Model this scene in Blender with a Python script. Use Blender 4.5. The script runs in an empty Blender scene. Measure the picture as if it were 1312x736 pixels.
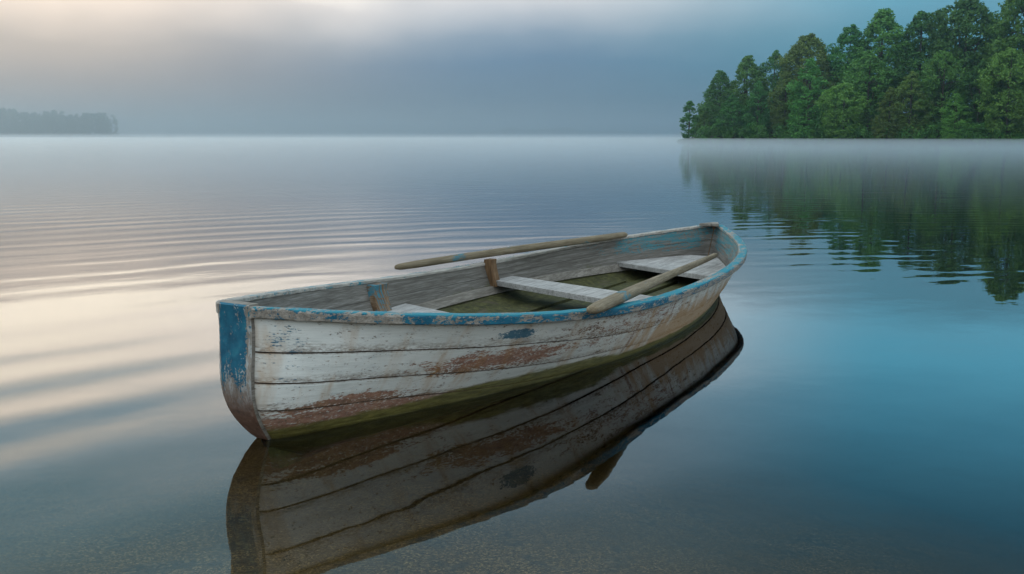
import bpy, math, random
import numpy as np
R = math.radians
scene = bpy.context.scene
COL = scene.collection
rng = np.random.default_rng(11)
random.seed(11)

# ------------------------------------------------------------------ camera
CAM_H = 1.17
cd = bpy.data.cameras.new('camera'); cam = bpy.data.objects.new('camera', cd); COL.objects.link(cam)
cam.location = (0, 0, CAM_H)
cam.rotation_euler = (R(90 - 8.833), 0, 0)
cd.lens = 36 * 1242 / 1312; cd.sensor_width = 36; cd.clip_start = 0.05; cd.clip_end = 20000
scene.camera = cam

# ------------------------------------------------------------------ node helpers
class G:
    """small wrapper round a node tree"""
    def __init__(s, tree):
        s.t = tree; s.n = tree.nodes; s.l = tree.links
    def put(s, sock, v):
        if v is None: return
        if hasattr(v, 'is_linked'): s.l.new(v, sock)
        else:
            if isinstance(v, (tuple, list)) and len(v) == 3 and sock.type == 'RGBA': v = (*v, 1)
            sock.default_value = v
    def node(s, typ, props=None, **ins):
        n = s.n.new(typ)
        for k, v in (props or {}).items(): setattr(n, k, v)
        for k, v in ins.items():
            s.put(n.inputs[int(k[1:])] if k[0] == 'i' and k[1:].isdigit() else n.inputs[k.replace('_', ' ')], v)
        return n
    def m(s, op, a, b=None, c=None, clamp=False):
        n = s.node('ShaderNodeMath', {'operation': op, 'use_clamp': clamp}, i0=a, i1=b)
        if c is not None: s.put(n.inputs[2], c)
        return n.outputs[0]
    def vm(s, op, a, b=None):
        n = s.node('ShaderNodeVectorMath', {'operation': op}, i0=a, i1=b)
        return n.outputs['Value'] if op in ('DOT_PRODUCT', 'LENGTH', 'DISTANCE') else n.outputs[0]
    def mix(s, f, a, b, mode='MIX'):
        n = s.n.new('ShaderNodeMix'); n.data_type = 'RGBA'; n.blend_type = mode
        s.put(n.inputs[0], f); s.put(n.inputs[6], a); s.put(n.inputs[7], b)
        return n.outputs[2]
    def noise(s, vec, scale=1.0, detail=4.0, rough=0.55, dist=0.0):
        return s.node('ShaderNodeTexNoise', None, Vector=vec, Scale=scale, Detail=detail, Roughness=rough, Distortion=dist).outputs['Fac']
    def mul(s, vec, k): return s.vm('MULTIPLY', vec, k)
    def rng(s, x, a, b, c=0.0, d=1.0, smooth=True):
        n = s.n.new('ShaderNodeMapRange'); n.interpolation_type = 'SMOOTHSTEP' if smooth else 'LINEAR'
        s.put(n.inputs['Value'], x)
        for k, v in (('From Min', a), ('From Max', b), ('To Min', c), ('To Max', d)): s.put(n.inputs[k], v)
        return n.outputs[0]
    def sep(s, v):
        n = s.node('ShaderNodeSeparateXYZ', None, i0=v); return n.outputs[0], n.outputs[1], n.outputs[2]
    def comb(s, x, y, z): return s.node('ShaderNodeCombineXYZ', None, i0=x, i1=y, i2=z).outputs[0]
    def ramp(s, f, stops, interp='LINEAR'):
        n = s.n.new('ShaderNodeValToRGB'); cr = n.color_ramp; cr.interpolation = interp
        while len(cr.elements) > 1: cr.elements.remove(cr.elements[-1])
        cr.elements[0].position = stops[0][0]; cr.elements[0].color = (*stops[0][1], 1)
        for p, c in stops[1:]:
            e = cr.elements.new(p); e.color = (*c, 1)
        s.put(n.inputs[0], f); return n.outputs[0]
    def blob(s, u, v, cu, cv, ru, rv):
        """soft elliptical region on a surface, 1 in its middle, 0 outside"""
        a = s.m('DIVIDE', s.m('SUBTRACT', u, cu), ru); b = s.m('DIVIDE', s.m('SUBTRACT', v, cv), rv)
        r = s.m('ADD', s.m('MULTIPLY', a, a), s.m('MULTIPLY', b, b))
        return s.rng(r, 1.0, 0.0)

def material(name):
    m = bpy.data.materials.new(name); m.use_nodes = True
    g = G(m.node_tree); g.n.clear()
    out = g.n.new('ShaderNodeOutputMaterial')
    return m, g, out

def principled(g, out, col, rough=0.8, height=None, dist=0.002, spec=0.3, **kw):
    b = g.node('ShaderNodeBsdfPrincipled', None, Base_Color=col, Roughness=rough)
    g.put(b.inputs['Specular IOR Level'], spec)
    if height is not None:
        bp = g.node('ShaderNodeBump', None, Height=height, Distance=dist, Strength=1.0)
        g.l.new(bp.outputs[0], b.inputs['Normal'])
    g.l.new(b.outputs[0], out.inputs['Surface'])
    return b

# ------------------------------------------------------------------ world: misty dawn sky
SUN_AZ, SUN_EL = R(-50), R(20)
w = bpy.data.worlds.new('World'); scene.world = w; w.use_nodes = True
g = G(w.node_tree); g.n.clear()
out = g.n.new('ShaderNodeOutputWorld')
sky = g.n.new('ShaderNodeTexSky'); sky.sky_type = 'NISHITA'; sky.sun_disc = False
sky.sun_elevation = SUN_EL; sky.sun_rotation = SUN_AZ; sky.dust_density = 3
bg1 = g.node('ShaderNodeBackground', None, Color=sky.outputs[0], Strength=0.06)
d = g.node('ShaderNodeTexCoord').outputs['Generated']
dx, dy, dz = g.sep(d)
el = g.m('MULTIPLY', g.m('ARCSINE', dz), 180 / math.pi)
az = g.m('MULTIPLY', g.m('ARCTAN2', dx, dy), 180 / math.pi)
nz = g.noise(g.mul(d, (4.2, 4.2, 9.0)), 1.0, 3, 0.5)
nz2 = g.noise(g.mul(d, (16.0, 16.0, 30.0)), 1.0, 4, 0.5)
wob = g.m('ADD', g.m('MULTIPLY', g.m('SUBTRACT', nz, 0.5), 3.6), g.m('MULTIPLY', g.m('SUBTRACT', nz2, 0.5), .5))
wob = g.m('MULTIPLY', wob, g.rng(el, 0.5, 5.0))
e2 = g.m('DIVIDE', g.m('ADD', el, wob), 40.0, clamp=True)
def S(*st): return [(a / 40.0, c) for a, c in st]
cL = g.ramp(e2, S((0, (.29, .29, .32)), (1.5, (.31, .31, .34)), (3.2, (.40, .37, .37)), (5, (.56, .50, .46)), (7.3, (1.12, .94, .79)), (8.5, (2.4, 2.1, 1.68)), (11.5, (2.3, 2.0, 1.65)), (14, (1.75, 1.65, 1.45)), (17, (.95, 1.25, 1.36)), (20, (.46, .94, 1.16)), (27, (.45, .92, 1.14)), (39, (.9, 1.08, 1.15))))
cM = g.ramp(e2, S((0, (.14, .20, .27)), (2, (.115, .205, .305)), (4, (.140, .25, .38)), (5.3, (.27, .37, .48)), (6.8, (.56, .61, .67)), (8.2, (.82, .82, .84)), (9.8, (1.75, 1.65, 1.62)), (12.5, (1.9, 1.75, 1.68)), (16, (.95, 1.15, 1.28)), (22, (.45, .80, 1.02)), (30, (.42, .72, .92)), (39, (.85, 1.05, 1.15))))
cR = g.ramp(e2, S((0, (.05, .16, .25)), (3, (.055, .22, .32)), (5, (.08, .285, .40)), (7, (.135, .36, .49)), (8.7, (.16, .46, .62)), (10.3, (.25, .82, 1.12)), (12, (.24, .92, 1.28)), (16, (.19, .78, 1.14)), (21, (.15, .51, .74)), (28, (.12, .38, .54)), (39, (.7, .95, 1.1))))
c = g.mix(g.rng(az, -26.0, 0.0), cL, cM)
c = g.mix(g.rng(az, 0.0, 22.0), c, cR)
back = g.ramp(e2, S((0, (.75, .82, .86)), (10, (1.18, 1.34, 1.42)), (39, (1.15, 1.28, 1.36))))
c = g.mix(g.rng(dy, 0.55, -0.1), c, back)
c = g.mix(g.rng(el, 34.0, 55.0), c, (1.12, 1.24, 1.32))
bg2 = g.node('ShaderNodeBackground', None, Color=c, Strength=1.0)
mx = g.node('ShaderNodeMixShader', None, i0=0.93, i1=bg1.outputs[0], i2=bg2.outputs[0])
g.l.new(mx.outputs[0], out.inputs['Surface'])

sd = bpy.data.lights.new('sun', 'SUN'); so = bpy.data.objects.new('sun', sd); COL.objects.link(so)
sd.energy = 0.5; sd.angle = R(15); sd.color = (1.0, .86, .70)
so.rotation_euler = (R(90) - SUN_EL, 0, R(180) - SUN_AZ)   # light falls from azimuth -50, low on the left
scene.view_settings.view_transform = 'Standard'; scene.view_settings.look = 'None'
scene.view_settings.exposure = 0.0; scene.view_settings.gamma = 1.0
cy = scene.cycles
scene.render.engine = 'CYCLES'
cy.use_denoising = True; cy.max_bounces = 8; cy.volume_bounces = 1; cy.transparent_max_bounces = 12
cy.sample_clamp_indirect = 6.0; cy.caustics_reflective = False; cy.caustics_refractive = False

# ------------------------------------------------------------------ object helpers
def obj(name, verts, faces, mat, parent=None, smooth=False, uv=None, mats=None, midx=None):
    me = bpy.data.meshes.new(name); me.from_pydata([tuple(map(float, v)) for v in verts], [], [tuple(map(int, f)) for f in faces])
    for mm in (mats or [mat]): me.materials.append(mm)
    if midx is not None: me.polygons.foreach_set('material_index', np.asarray(midx, dtype=np.int32))
    if smooth: me.polygons.foreach_set('use_smooth', np.ones(len(me.polygons), dtype=bool))
    if uv is not None:
        L = me.uv_layers.new(name='UVMap'); li = np.zeros(len(me.loops), dtype=np.int32); me.loops.foreach_get('vertex_index', li)
        L.data.foreach_set('uv', np.asarray(uv, dtype=np.float32)[li].ravel())
    me.update()
    o = bpy.data.objects.new(name, me); COL.objects.link(o)
    if parent: o.parent = parent
    return o
def quads_mesh(name, V, mats, midx=None):
    """V: (n,4,3) separate leaf faces"""
    n = len(V); me = bpy.data.meshes.new(name)
    me.vertices.add(n * 4); me.vertices.foreach_set('co', np.ascontiguousarray(V, dtype=np.float32).ravel())
    me.loops.add(n * 4); me.loops.foreach_set('vertex_index', np.arange(n * 4, dtype=np.int32))
    me.polygons.add(n); me.polygons.foreach_set('loop_start', np.arange(0, n * 4, 4, dtype=np.int32))
    me.polygons.foreach_set('loop_total', np.full(n, 4, dtype=np.int32))
    for mm in mats: me.materials.append(mm)
    if midx is not None: me.polygons.foreach_set('material_index', np.asarray(midx, dtype=np.int32))
    me.update(calc_edges=True); me.validate(); return me
def tag(o, label, cat, group=None, kind=None):
    o['label'] = label; o['category'] = cat
    if group: o['group'] = group
    if kind: o['kind'] = kind
    return o
def structure(o): o['kind'] = 'structure'; return o
def empty(name, loc, rz=0.0):
    o = bpy.data.objects.new(name, None); o.empty_display_size = .3; COL.objects.link(o)
    o.location = loc; o.rotation_euler = (0, 0, rz); return o
def grid(nx, ny): return [(j * nx + i, j * nx + i + 1, (j + 1) * nx + i + 1, (j + 1) * nx + i) for j in range(ny - 1) for i in range(nx - 1)]

def fbm(x, y, seed=0, octs=4):
    r = np.random.default_rng(seed); v = np.zeros_like(x, dtype=float); a = 1.0
    for k in range(octs):
        for _ in range(3):
            th = r.uniform(0, 2 * math.pi); ph = r.uniform(0, 6.28); f = 2 ** k * r.uniform(.8, 1.2)
            v += a * np.sin(f * (x * math.cos(th) + y * math.sin(th)) + ph) / 3
        a *= .5
    return v

# ------------------------------------------------------------------ lake bed
def bed_z(x, y):
    dd = np.maximum(y + 1.1 * np.maximum(x - .25, 0) + .25 * np.maximum(-x - 1, 0), -8.0)
    z = -0.13 - 0.080 * np.maximum(dd - 1.0, 0) - .028 * np.maximum(dd - 2.2, 0) ** 1.6
    z = np.where(dd < 1.0, -0.13 + .10 * (1.0 - dd), z)
    return np.maximum(z, -5.0)
m, g, out = material('gravel_bed')
P = g.node('ShaderNodeNewGeometry').outputs['Position']
vor = g.node('ShaderNodeTexVoronoi', None, Vector=P, Scale=150.0, Randomness=1.0)
vor2 = g.node('ShaderNodeTexVoronoi', None, Vector=P, Scale=64.0)
stone = g.ramp(g.node('ShaderNodeSeparateColor', None, i0=vor.outputs['Color']).outputs[0], [(0, (.036, .024, .011)), (.45, (.098, .063, .026)), (.8, (.19, .125, .052)), (1, (.40, .28, .13))])
big = g.ramp(g.node('ShaderNodeSeparateColor', None, i0=vor2.outputs['Color']).outputs[1], [(0, (.04, .032, .022)), (.7, (.09, .066, .04)), (1, (.22, .165, .09))])
col = g.mix(g.rng(g.noise(P, 6.0), .5, .62), stone, big)
silt = g.rng(g.noise(P, 1.7, 5), .35, .68)
col = g.mix(g.m('MULTIPLY', silt, .6), col, (.085, .056, .022))
hh = g.m('SUBTRACT', 1.0, g.m('MULTIPLY', vor.outputs['Distance'], 1.0))
principled(g, out, col, .9, hh, .003)
xs = np.concatenate([-np.geomspace(2500, 6, 22), np.linspace(-5, 5, 41), np.geomspace(6, 2500, 22)])
ys = np.concatenate([np.array([-2500, -400, -100, -30, -12]), np.linspace(-6, 12, 60), np.geomspace(13, 2700, 30)])
X, Y = np.meshgrid(xs, ys); Z = bed_z(X, Y) + .012 * fbm(X * 3, Y * 3, 5)
structure(obj('lake_bed', np.c_[X.ravel(), Y.ravel(), Z.ravel()], grid(len(xs), len(ys)), m, smooth=True))

# ------------------------------------------------------------------ water
m, g, out = material('lake_water')
P = g.node('ShaderNodeNewGeometry').outputs['Position']
px, py, pz = g.sep(P)
warp = g.m('MULTIPLY', g.m('SUBTRACT', g.noise(g.mul(P, (.22, .22, 0)), 1.0, 2), .5), 1.3)
dist = g.m('ADD', g.vm('DISTANCE', g.mul(P, (1, 1, 0)), (6.0, -4.0, 0.0)), warp)
ang = g.m('ARCTAN2', g.m('SUBTRACT', px, 6.0), g.m('ADD', py, 4.0))
rings = g.m('SINE', g.m('MULTIPLY', dist, 2 * math.pi / .74))
rings2 = g.m('SINE', g.m('ADD', g.m('MULTIPLY', dist, 2 * math.pi / .43), g.m('MULTIPLY', warp, 5.0)))
arc = g.comb(g.m('MULTIPLY', ang, 5.0), g.m('MULTIPLY', dist, .55), 0.0)
amp = g.rng(g.noise(arc, 1.0, 2), .34, .62, .35, 1.0)
left = g.rng(px, 1.5, -1.5, .14, 1.0)
calm = g.rng(py, 13.0, 40.0, 1.0, .18)
near = g.m('ADD', g.rng(py, 4.2, 6.4, .78, .22), g.rng(py, 7.5, 11.0, 0.0, .24))
h = g.m('MULTIPLY', g.m('MULTIPLY', rings, .0032), g.m('MULTIPLY', amp, g.m('MULTIPLY', left, near)))
midband = g.m('MULTIPLY', g.rng(py, 5.5, 9.0), g.rng(px, -4.0, 2.0, .45, 1.0))
h = g.m('ADD', h, g.m('MULTIPLY', g.m('MULTIPLY', rings2, .0009), g.m('MULTIPLY', midband, g.rng(g.noise(arc, 2.3, 2), .35, .7))))
soft = g.noise(g.comb(g.m('MULTIPLY', ang, 26.0), g.m('MULTIPLY', dist, 2.6), 0.0), 1.0, 3, .5)
h = g.m('ADD', g.m('MULTIPLY', h, calm), g.m('MULTIPLY', soft, g.rng(py, 5.0, 14.0, .0010, .0026)))
fine = g.noise(g.mul(P, (5.0, 9.0, 1)), 1.0, 3, .5)
h = g.m('ADD', h, g.m('MULTIPLY', fine, .00004))
bp = g.node('ShaderNodeBump', None, Height=h, Distance=1.0, Strength=1.0)
lw = g.node('ShaderNodeLayerWeight', None, Blend=.5, Normal=bp.outputs[0])
fac = g.m('POWER', lw.outputs['Facing'], 4.7, clamp=True)
# breeze-ruffled water out to the left, glassy elsewhere
ruffle = g.m('ADD', .012, g.m('MULTIPLY', g.m('MULTIPLY', g.rng(py, 6.5, 16.0), g.rng(g.m('DIVIDE', px, g.m('MAXIMUM', py, 1.0)), .12, -.18)), .085))
gl = g.node('ShaderNodeBsdfGlossy', None, Color=(.97, .98, 1.0), Roughness=ruffle, Normal=bp.outputs[0])
tr = g.node('ShaderNodeBsdfTransparent', None, Color=(.93, .96, .95))
mx = g.node('ShaderNodeMixShader', None, i0=fac, i1=tr.outputs[0], i2=gl.outputs[0])
g.l.new(mx.outputs[0], out.inputs['Surface'])
ab = g.node('ShaderNodeVolumeAbsorption', None, Color=(.57, .53, .38), Density=1.15)
g.l.new(ab.outputs[0], out.inputs['Volume'])
WX, WY0, WY1, WD = 2480, -2480, 2690, -7.0
bv = [(-WX, WY0, 0), (WX, WY0, 0), (WX, WY1, 0), (-WX, WY1, 0), (-WX, WY0, WD), (WX, WY0, WD), (WX, WY1, WD), (-WX, WY1, WD)]
structure(obj('lake_water', bv, [(0, 1, 2, 3), (7, 6, 5, 4), (0, 4, 5, 1), (1, 5, 6, 2), (2, 6, 7, 3), (3, 7, 4, 0)], m))

# ------------------------------------------------------------------ land: right shore, island, far hills
m_land, g, out = material('shore_soil')
P = g.node('ShaderNodeNewGeometry').outputs['Position']
principled(g, out, g.ramp(g.noise(P, .6, 6), [(.3, (.02, .03, .012)), (.6, (.045, .06, .02)), (.8, (.06, .05, .03))]), .95)
SH = [(34.0, 209.0), (37.0, 204.0), (52.0, 192.0), (64.0, 178.0), (84.0, 160.0), (110.0, 140.0), (150.0, 122.0), (260.0, 100.0)]   # waterline of the right shore
def shore_pt(t):
    i = min(int(t), len(SH) - 2); f = t - i
    return (SH[i][0] * (1 - f) + SH[i + 1][0] * f, SH[i][1] * (1 - f) + SH[i + 1][1] * f)
def shore_y(x): return float(np.interp(x, [p[0] for p in SH], [p[1] for p in SH]))
def land_z(x, y):
    """height of the right-hand land at (x, y)"""
    dd = (y - shore_y(x)) * .8
    dd = min(dd, (x - 34.0) * .9, (x - .188 * y + 4.2) * .8, (330 - y) * .8)
    return -.8 + 1.1 * min(max(dd + 1.0, -1), 1.0) + .16 * max(dd, 0) if dd < 30 else -.8 + 1.1 + .16 * 30 + .05 * (dd - 30)
xs = np.linspace(28, 300, 90); ys = np.linspace(90, 340, 100)
V = [(x, y, land_z(x, y) + .25 * math.sin(x * .7) * math.sin(y * .5)) for y in ys for x in xs]
structure(obj('shore_land', V, grid(len(xs), len(ys)), m_land, smooth=True))

m_hill, g, out = material('hill_forest')
P = g.node('ShaderNodeNewGeometry').outputs['Position']
principled(g, out, g.ramp(g.noise(P, .05, 5), [(.3, (.026, .036, .034)), (.7, (.045, .058, .050))]), .95)
xs = np.linspace(-2300, 2300, 500)
def hill_h(x):
    return 5 + 2 * np.sin(x * .0025 + 1) + 1.5 * np.sin(x * .007) + 15 * np.exp(-((x - 60) / 230) ** 2) + 3 * fbm(x * .04, x * .02, 3, 4)
V = []
for j, f in enumerate([0, .12, .3, .6, 1.0]):
    for x in xs:
        hz = hill_h(np.array([x]))[0]
        V.append((x, 2250 + 250 * f + .00002 * x * x, -1.5 + max(hz, 2) * (1 - (1 - f) ** 2.2) + 1.0 * math.sin(x * .23 + j) * f))
structure(obj('far_hills', V, grid(len(xs), 5), m_hill, smooth=True))

# ------------------------------------------------------------------ trees
def leaf_mat(name, c0, c1, c2):
    m, g, out = material(name)
    tc = g.node('ShaderNodeTexCoord').outputs['Object']
    oi = g.node('ShaderNodeObjectInfo').outputs['Random']
    n1 = g.noise(tc, .55, 3); n2 = g.noise(tc, 3.0, 2)
    col = g.ramp(g.m('ADD', g.m('MULTIPLY', n1, .65), g.m('MULTIPLY', n2, .35)), [(.3, c0), (.5, c1), (.72, c2)])
    hs = g.node('ShaderNodeHueSaturation', None, Hue=g.m('ADD', .485, g.m('MULTIPLY', oi, .03)), Saturation=1.0, Value=g.m('ADD', .8, g.m('MULTIPLY', oi, .4)), Color=col)
    b = g.node('ShaderNodeBsdfPrincipled', None, Base_Color=hs.outputs[0], Roughness=.65)
    g.put(b.inputs['Specular IOR Level'], .2)
    t = g.node('ShaderNodeBsdfTranslucent', None, Color=hs.outputs[0])
    mx = g.node('ShaderNodeMixShader', None, i0=.3, i1=b.outputs[0], i2=t.outputs[0])
    g.l.new(mx.outputs[0], out.inputs['Surface'])
    return m
M_LEAF = [leaf_mat('leaf_dark', (.042, .135, .036), (.072, .200, .048), (.112, .270, .062)),
          leaf_mat('leaf_green', (.058, .170, .036), (.100, .255, .053), (.152, .340, .072)),
          leaf_mat('leaf_light', (.088, .220, .040), (.145, .320, .062), (.205, .400, .082)),
          leaf_mat('leaf_olive', (.085, .158, .038), (.135, .230, .052), (.190, .300, .068))]
m_bark, g, out = material('bark')
tc = g.node('ShaderNodeTexCoord').outputs['Object']
principled(g, out, g.ramp(g.noise(g.mul(tc, (4, 4, .8)), 1.0, 5), [(.3, (.035, .028, .022)), (.7, (.10, .085, .07))]), .95)

def leaves(centres, radii, per, size, up=.35):
    """leaf clumps: small tilted faces scattered round each centre"""
    k = len(centres); n = k * per
    c = np.repeat(centres, per, 0); r = np.repeat(radii, per)
    d = rng.normal(size=(n, 3)); d /= np.linalg.norm(d, axis=1)[:, None]
    p = c + d * (r * rng.uniform(.25, 1.0, n) ** .6)[:, None] * np.array([1, 1, .75])
    nrm = d + rng.normal(size=(n, 3)) * .7; nrm[:, 2] += up; nrm /= np.linalg.norm(nrm, axis=1)[:, None]
    a = np.cross(nrm, rng.normal(size=(n, 3))); a /= np.linalg.norm(a, axis=1)[:, None]
    b = np.cross(nrm, a)
    sz = size * rng.uniform(.6, 1.35, n)[:, None]
    a = a * sz * .5; b = b * sz * .36
    return np.stack([p - a, p - b * .9 + a * .1, p + a, p + b * .9 - a * .05], 1)

def tube(pts, rad, seg=7):
    V = []; F = []
    pts = np.asarray(pts, float)
    for i, p in enumerate(pts):
        t = pts[min(i + 1, len(pts) - 1)] - pts[max(i - 1, 0)]; t /= np.linalg.norm(t) + 1e-9
        u = np.cross(t, (0.3, 1, 0.1)); u /= np.linalg.norm(u); v = np.cross(t, u)
        for k in range(seg):
            a = 2 * math.pi * k / seg; V.append(p + rad[i] * (u * math.cos(a) + v * math.sin(a)))
    for i in range(len(pts) - 1):
        for k in range(seg): F.append((i * seg + k, i * seg + (k + 1) % seg, (i + 1) * seg + (k + 1) % seg, (i + 1) * seg + k))
    F.append(tuple(range(seg))[::-1]); F.append(tuple((len(pts) - 1) * seg + k for k in range(seg)))
    return V, F

def tree_proto(H, W, prof, nclump, per, leaf, crad, base=.06, seed=0, lobes=8):
    """crown mesh + trunk mesh for a tree of height H, half-width W"""
    r = np.random.default_rng(seed)
    lob = [(r.uniform(0, 6.28), r.uniform(.25, .95), r.uniform(.15, .42)) for _ in range(lobes * 2)]
    cs = []; rs = []
    while len(cs) < nclump:
        h = r.uniform(base, 1.0); a = r.uniform(0, 6.28)
        wid = np.interp(h, [p[0] for p in prof], [p[1] for p in prof])
        if r.uniform() > wid * .75 + .25: continue
        bump = sum(am * math.exp(-((math.atan2(math.sin(a - la), math.cos(a - la)) / .55) ** 2 + ((h - lh) / .10) ** 2)) for la, lh, am in lob)
        rr = W * wid * (.74 + bump) * r.uniform(.35, 1.0) ** .35
        cs.append((rr * math.cos(a), rr * math.sin(a), h * H + r.normal() * .2)); rs.append(crad * r.uniform(.6, 1.25) * (.55 + .45 * min(1, wid + .2)))
    for k in range(4): cs.append((r.normal() * W * .07, r.normal() * W * .07, H * r.uniform(.95, 1.02))); rs.append(crad * .5)
    cs = np.array(cs); rs = np.array(rs)
    Vl = leaves(cs, rs, per, leaf)
    V, F = tube([(0, 0, -1.2), (.1, 0, H * .15), (-.05, .1, H * .4), (.05, 0, H * .7), (0, 0, H * .95)], [H * .020, H * .016, H * .012, H * .007, H * .002])
    for k in range(9):
        h0 = r.uniform(.15, .75) * H; i = r.integers(0, len(cs)); tgt = cs[i] * np.array([.85, .85, 1.0])
        if tgt[2] < h0: tgt[2] = h0 + .5
        v2, f2 = tube([(0, 0, h0), tgt * .5 + np.array([0, 0, h0 * .5 + .15]), tgt], [H * .006, H * .0045, H * .0015], 5)
        n = len(V); V += v2; F += [tuple(q + n for q in f) for f in f2]
    return Vl, V, F
OVAL = [(0, .5), (.15, .82), (.4, 1.0), (.62, .88), (.8, .62), (.92, .34), (1, .12)]
ROUND = [(0, .55), (.2, .88), (.5, 1.0), (.75, .84), (.9, .5), (1, .18)]
TALL = [(0, .5), (.2, .8), (.48, 1.0), (.68, .84), (.84, .56), (.94, .3), (1, .1)]
CONE = [(0, .9), (.15, 1.0), (.4, .88), (.65, .62), (.85, .32), (1, .08)]
SLIM = [(0, .3), (.12, .7), (.4, 1.0), (.6, .75), (.8, .5), (1, .12)]
PROTO = {}
for key, args in {'oval': (18, 4.6, OVAL, 280, 46, .42, 1.0, .03, 1), 'round': (15, 5.2, ROUND, 240, 46, .40, 1.0, .03, 2),
                  'tall': (22, 4.8, TALL, 380, 46, .44, 1.0, .04, 3), 'cone': (18, 4.4, CONE, 260, 46, .40, .95, .02, 4),
                  'slim': (9, 1.9, SLIM, 70, 45, .34, .7, .05, 5), 'bush': (8, 4.2, ROUND, 110, 60, .38, 1.1, .0, 6),
                  'wide': (21, 6.2, ROUND, 500, 46, .47, 1.1, .04, 7)}.items():
    H, W = args[0], args[1]; Vl, V, F = tree_proto(*args)
    PROTO[key] = (H, W, Vl, (V, F), {})
def plant_tree(kind, mat, x, y, z, h, wid, rz, label, group):
    H, W, Vl, (V, F), cache = PROTO[kind]
    t = empty('tree', (x, y, z), rz)
    if mat not in cache:
        me = quads_mesh('crown', Vl, [M_LEAF[mat]]); tm = bpy.data.meshes.new('trunk'); tm.from_pydata([tuple(map(float, v)) for v in V], [], F); tm.materials.append(m_bark)
        tm.polygons.foreach_set('use_smooth', np.ones(len(tm.polygons), dtype=bool))
        cache[mat] = (me, tm)
    me, tm = cache[mat]
    s = (wid / (2 * W), wid / (2 * W), h / H)
    for nm, mesh in (('crown', me), ('trunk', tm)):
        o = bpy.data.objects.new(nm, mesh); COL.objects.link(o); o.parent = t; o.scale = s
    return tag(t, label, 'tree', group)

F_PX = 1242.0
def base_row(col): return float(np.interp(col, [868, 1312, 1500], [181.0, 184.0, 185.5]))
def tree_at(col, top, wpx, back, kind, mat, label, group, sink=0.0):
    """measured from the photo once: column and top row give the tree's place along the shore and its height"""
    k = (col - 656) / F_PX
    y = 200.0
    for _ in range(30): y = shore_y(max(k * y, 34.0))
    x = k * (y + back); y = y + back
    z = max(land_z(x, y), 0.0) - .15
    h = (CAM_H + (175 - top) * y / F_PX - z) * (.955 if top > 30 else 1.0)
    return plant_tree(kind, mat, x, y, z, h, wpx * y / F_PX, random.uniform(0, 6.28), label, group)
GS, GF = 'tall trees on the skyline of the right shore', 'lower trees along the water on the right shore'
skyline = [
 (880, 129, 27, 3, 'slim', 0, 'small slim dark tree standing alone at the left tip of the wooded shore'),
 (899, 141, 22, 3, 'slim', 1, 'thin low tree just right of the lone tree at the tip of the shore'),
 (918, 90, 42, 6, 'tall', 0, 'first tall tree of the skyline, stepping up behind the two small tip trees'),
 (951, 71, 48, 9, 'tall', 1, 'second tall skyline tree from the left tip, with a ragged dark top'),
 (985, 66, 46, 12, 'oval', 0, 'third skyline tree from the left tip, in the low notch of the treetops'),
 (1026, 46, 62, 12, 'wide', 3, 'broad olive tinged skyline tree with a flat wide top, fourth from the left tip'),
 (1078, 33, 48, 14, 'tall', 0, 'narrow dark skyline tree between the olive broad crown and the bushier tall crowns'),
 (1118, 19, 62, 14, 'tall', 1, 'tall bushy skyline tree left of the narrow sky gap'),
 (1166, 22, 50, 15, 'tall', 0, 'dark skyline tree beside the narrow gap where sky shows through'),
 (1222, 8, 84, 13, 'wide', 0, 'big rounded skyline tree, the highest full crown right of the sky gap'),
 (1296, -18, 80, 9, 'wide', 1, 'tallest tree by the right edge whose top leaves the picture'),
 (1358, -30, 80, 12, 'tall', 0, 'tall tree just beyond the right edge of the picture'),
]
front = [
 (934, 122, 42, 3, 'oval', 0, 'small dark oval tree at the water, nearest to the shore tip in the lower row'),
 (966, 104, 46, 4, 'cone', 0, 'dark conical tree at the water below the third skyline tree'),
 (1000, 92, 44, 5, 'oval', 3, 'olive oval tree in the lower row left of the tall pale pointed tree'),
 (1030, 76, 66, 3, 'cone', 1, 'large pointed mid green tree spreading down to the water left of centre of the wood'),
 (1074, 106, 62, 1.5, 'round', 2, 'pale green rounded low tree at the water in the middle of the wood'),
 (1104, 66, 62, 7, 'oval', 1, 'mid height green tree rising behind the pale rounded low tree'),
 (1132, 112, 46, 1.5, 'cone', 3, 'short olive green tree at the water just right of the pale rounded tree'),
 (1158, 92, 52, 3, 'oval', 3, 'brownish olive oval tree at the water under the narrow sky gap'),
 (1198, 66, 74, 6, 'round', 1, 'wide rounded green tree below the big rounded skyline crown'),
 (1216, 120, 44, 1.5, 'cone', 2, 'short bright green conical tree at the water under the wide rounded crown'),
 (1244, 78, 54, 5, 'oval', 0, 'dark green oval tree in shade left of the bright tree by the right edge'),
 (1281, 62, 74, 2.5, 'round', 2, 'tall bright green rounded tree at the water close to the right edge'),
 (1322, 84, 62, 2, 'oval', 2, 'bright leafy tree cut by the right edge of the picture'),
 (1372, 70, 70, 3, 'round', 1, 'rounded green tree at the water outside the right edge'),
]
for c_, t_, w_, b_, k_, m_, l_ in skyline: tree_at(c_, t_, w_ * (1.3 if t_ < 60 else 1.12 if t_ < 120 else 1.0), b_, k_, m_, l_, GS)
for c_, t_, w_, b_, k_, m_, l_ in front: tree_at(c_, t_, w_, b_, k_, m_, l_, GF)

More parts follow.
